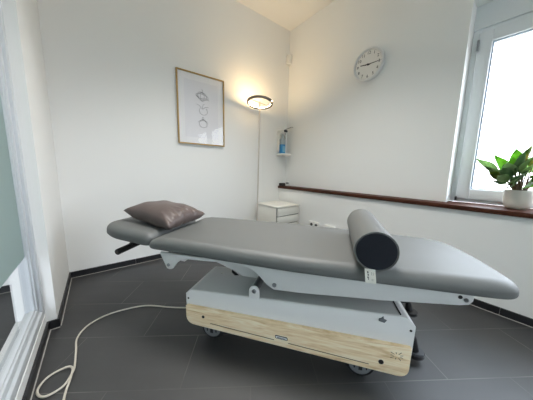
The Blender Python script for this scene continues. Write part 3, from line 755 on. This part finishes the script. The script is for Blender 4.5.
# (tip offset from the pot axis in x,y ; height above the sill ; half width ; droop ; material)
LV = [(-.02, .045, .400, .036, .0, 'leaf_light', .9), (-.05, .225, .345, .026, .012, 'leaf', .9), (-.03, .135, .365, .030, .01, 'leaf_light', .8),
      (-.09, .150, .255, .026, .02, 'leaf_var', 1.0), (-.11, .075, .315, .030, .02, 'leaf', .7), (-.14, .01, .26, .040, .04, 'leaf_dark', .9),
      (-.08, .125, .195, .022, .02, 'leaf_dark', .8), (.06, .09, .31, .032, .03, 'leaf_dark', -.2), (.08, -.02, .36, .038, .03, 'leaf', .4),
      (-.04, -.05, .395, .044, .03, 'leaf_var', .9), (-.06, -.14, .36, .044, .04, 'leaf', .7), (-.12, -.09, .30, .046, .05, 'leaf_light', .8),
      (.03, -.18, .32, .044, .05, 'leaf', .3), (.09, -.12, .28, .040, .05, 'leaf_dark', -.3), (-.13, .11, .235, .026, .03, 'leaf', .9),
      (-.07, -.01, .345, .038, .02, 'leaf', 1.1), (.05, .03, .375, .032, .01, 'leaf_dark', .5), (-.15, -.06, .195, .046, .04, 'leaf_light', 1.0),
      (.10, .07, .23, .034, .04, 'leaf_dark', .2), (-.11, .035, .215, .030, .03, 'leaf', 1.0), (0, -.14, .25, .040, .05, 'leaf_dark', .4), (-.04, .085, .30, .030, .02, 'leaf_dark', .9),
      (-.12, .095, .285, .026, .03, 'leaf_dark', .9), (-.09, .02, .375, .030, .02, 'leaf_dark', 1.0), (-.13, .05, .17, .028, .03, 'leaf_dark', .9), (-.03, .18, .29, .020, .01, 'leaf_dark', .9),
      (-.13, -.03, .325, .038, .04, 'leaf', 1.0), (-.10, -.16, .25, .044, .05, 'leaf', .6), (-.05, .00, .415, .036, .02, 'leaf_var', 1.0), (-.10, .06, .345, .030, .02, 'leaf_light', 1.0), (-.07, -.08, .42, .040, .03, 'leaf_var', .8), (-.14, -.10, .25, .046, .05, 'leaf', 1.0), (-.08, .11, .27, .026, .02, 'leaf', .9), (.03, .12, .24, .030, .03, 'leaf_dark', .1)]
for i, (x, y, z, w, dr, m_, tw) in enumerate(LV):
    a = math.atan2(y, x); leaf((.022*math.cos(a), .022*math.sin(a), .112), (x, y, z), w*1.22, dr, M[m_], tw)

# ------------------------------------------------------------------ daylight
wd = bpy.data.worlds.new('overcast_sky'); sc.world = wd; wd.use_nodes = True
bg = wd.node_tree.nodes['Background']; nt = wd.node_tree
# overcast sky: about three times brighter at the zenith than at the horizon, pale ground below
tcw = nt.nodes.new('ShaderNodeTexCoord'); sx = nt.nodes.new('ShaderNodeSeparateXYZ'); nt.links.new(tcw.outputs['Generated'], sx.inputs[0])
rw = nt.nodes.new('ShaderNodeValToRGB'); mr = nt.nodes.new('ShaderNodeMapRange')
mr.inputs['From Min'].default_value = -1; mr.inputs['From Max'].default_value = 1
nt.links.new(sx.outputs['Z'], mr.inputs['Value']); nt.links.new(mr.outputs[0], rw.inputs['Fac'])
e = rw.color_ramp.elements; e[0].position = .46; e[0].color = (.13, .13, .125, 1); e[1].position = 1; e[1].color = (.84, .95, 1.08, 1)
x = e.new(.50); x.color = (.30, .31, .33, 1); x = e.new(.75); x.color = (.57, .64, .72, 1)
nt.links.new(rw.outputs['Color'], bg.inputs[0]); bg.inputs[1].default_value = SKY
def portal(name, loc, rot, sx, sy):
    l = bpy.data.lights.new(name, 'AREA'); l.shape = 'RECTANGLE'; l.size = sx; l.size_y = sy; l.cycles.is_portal = True
    o = bpy.data.objects.new(name, l); COL.objects.link(o); o.location = loc; o.rotation_euler = rot
portal('window_portal', (.215, (WY0+WY1)/2, 1.36), (0, PI/2, 0), 1.35, 2.5)
portal('window_portal', (-2.175, BACK-.21, 1.6), (PI/2, 0, 0), .45, 1.5)
portal('corridor_portal', (-3.45, BACK-.31, 1.4), (PI/2, 0, 0), 1.7, 2.8)

# unseen fill light added at the ceiling to brighten upward-facing surfaces
pn = bpy.data.lights.new('ceiling_fill', 'AREA'); pn.shape = 'SQUARE'; pn.size = .62; pn.energy = FILL; pn.color = (1, .98, .945)
po_ = bpy.data.objects.new('ceiling_fill', pn); COL.objects.link(po_); po_.location = (-1.38, -1.36, H-.004); pn.spread = math.radians(105)

b = MB(); px_, py_ = po_.location.x, po_.location.y  # frame added round the unseen fill light
for (x0, x1, y0, y1) in ((-.33, -.31, -.33, .33), (.31, .33, -.33, .33), (-.31, .31, -.33, -.31), (-.31, .31, .31, .33)):
    b.box((px_+x0, py_+y0, H-.014), (px_+x1, py_+y1, H))
struct(b.build('fill_light_trim', M['white_trim']))

# ------------------------------------------------------------------ camera
CAMF, yaw, pitch, roll = 214.4796, .6656, .1425, .0193
cam = bpy.data.cameras.new('camera'); co = bpy.data.objects.new('camera', cam); COL.objects.link(co); sc.camera = co
fwd = Vector((math.cos(pitch)*math.sin(yaw), math.cos(pitch)*math.cos(yaw), -math.sin(pitch)))
r0 = Vector((math.cos(yaw), -math.sin(yaw), 0)); u0 = r0.cross(fwd)
r_ = r0*math.cos(roll)+u0*math.sin(roll); u_ = -r0*math.sin(roll)+u0*math.cos(roll)
co.matrix_world = Matrix(((r_.x, u_.x, -fwd.x, -2.1944), (r_.y, u_.y, -fwd.y, -2.3449), (r_.z, u_.z, -fwd.z, .9403), (0, 0, 0, 1)))
cam.sensor_fit = 'HORIZONTAL'; cam.sensor_width = 36; cam.lens = CAMF/533*36; cam.clip_start = .02

sc.view_settings.view_transform = 'Standard'; sc.view_settings.look = 'None'; sc.view_settings.gamma = 1; sc.view_settings.use_curve_mapping = False
sc.view_settings.exposure = 0.47
sc.cycles.max_bounces = 10; sc.cycles.diffuse_bounces = 9; sc.cycles.glossy_bounces = 4; sc.cycles.transparent_max_bounces = 12
sc.cycles.caustics_reflective = False; sc.cycles.caustics_refractive = False
sc.cycles.sample_clamp_indirect = 6
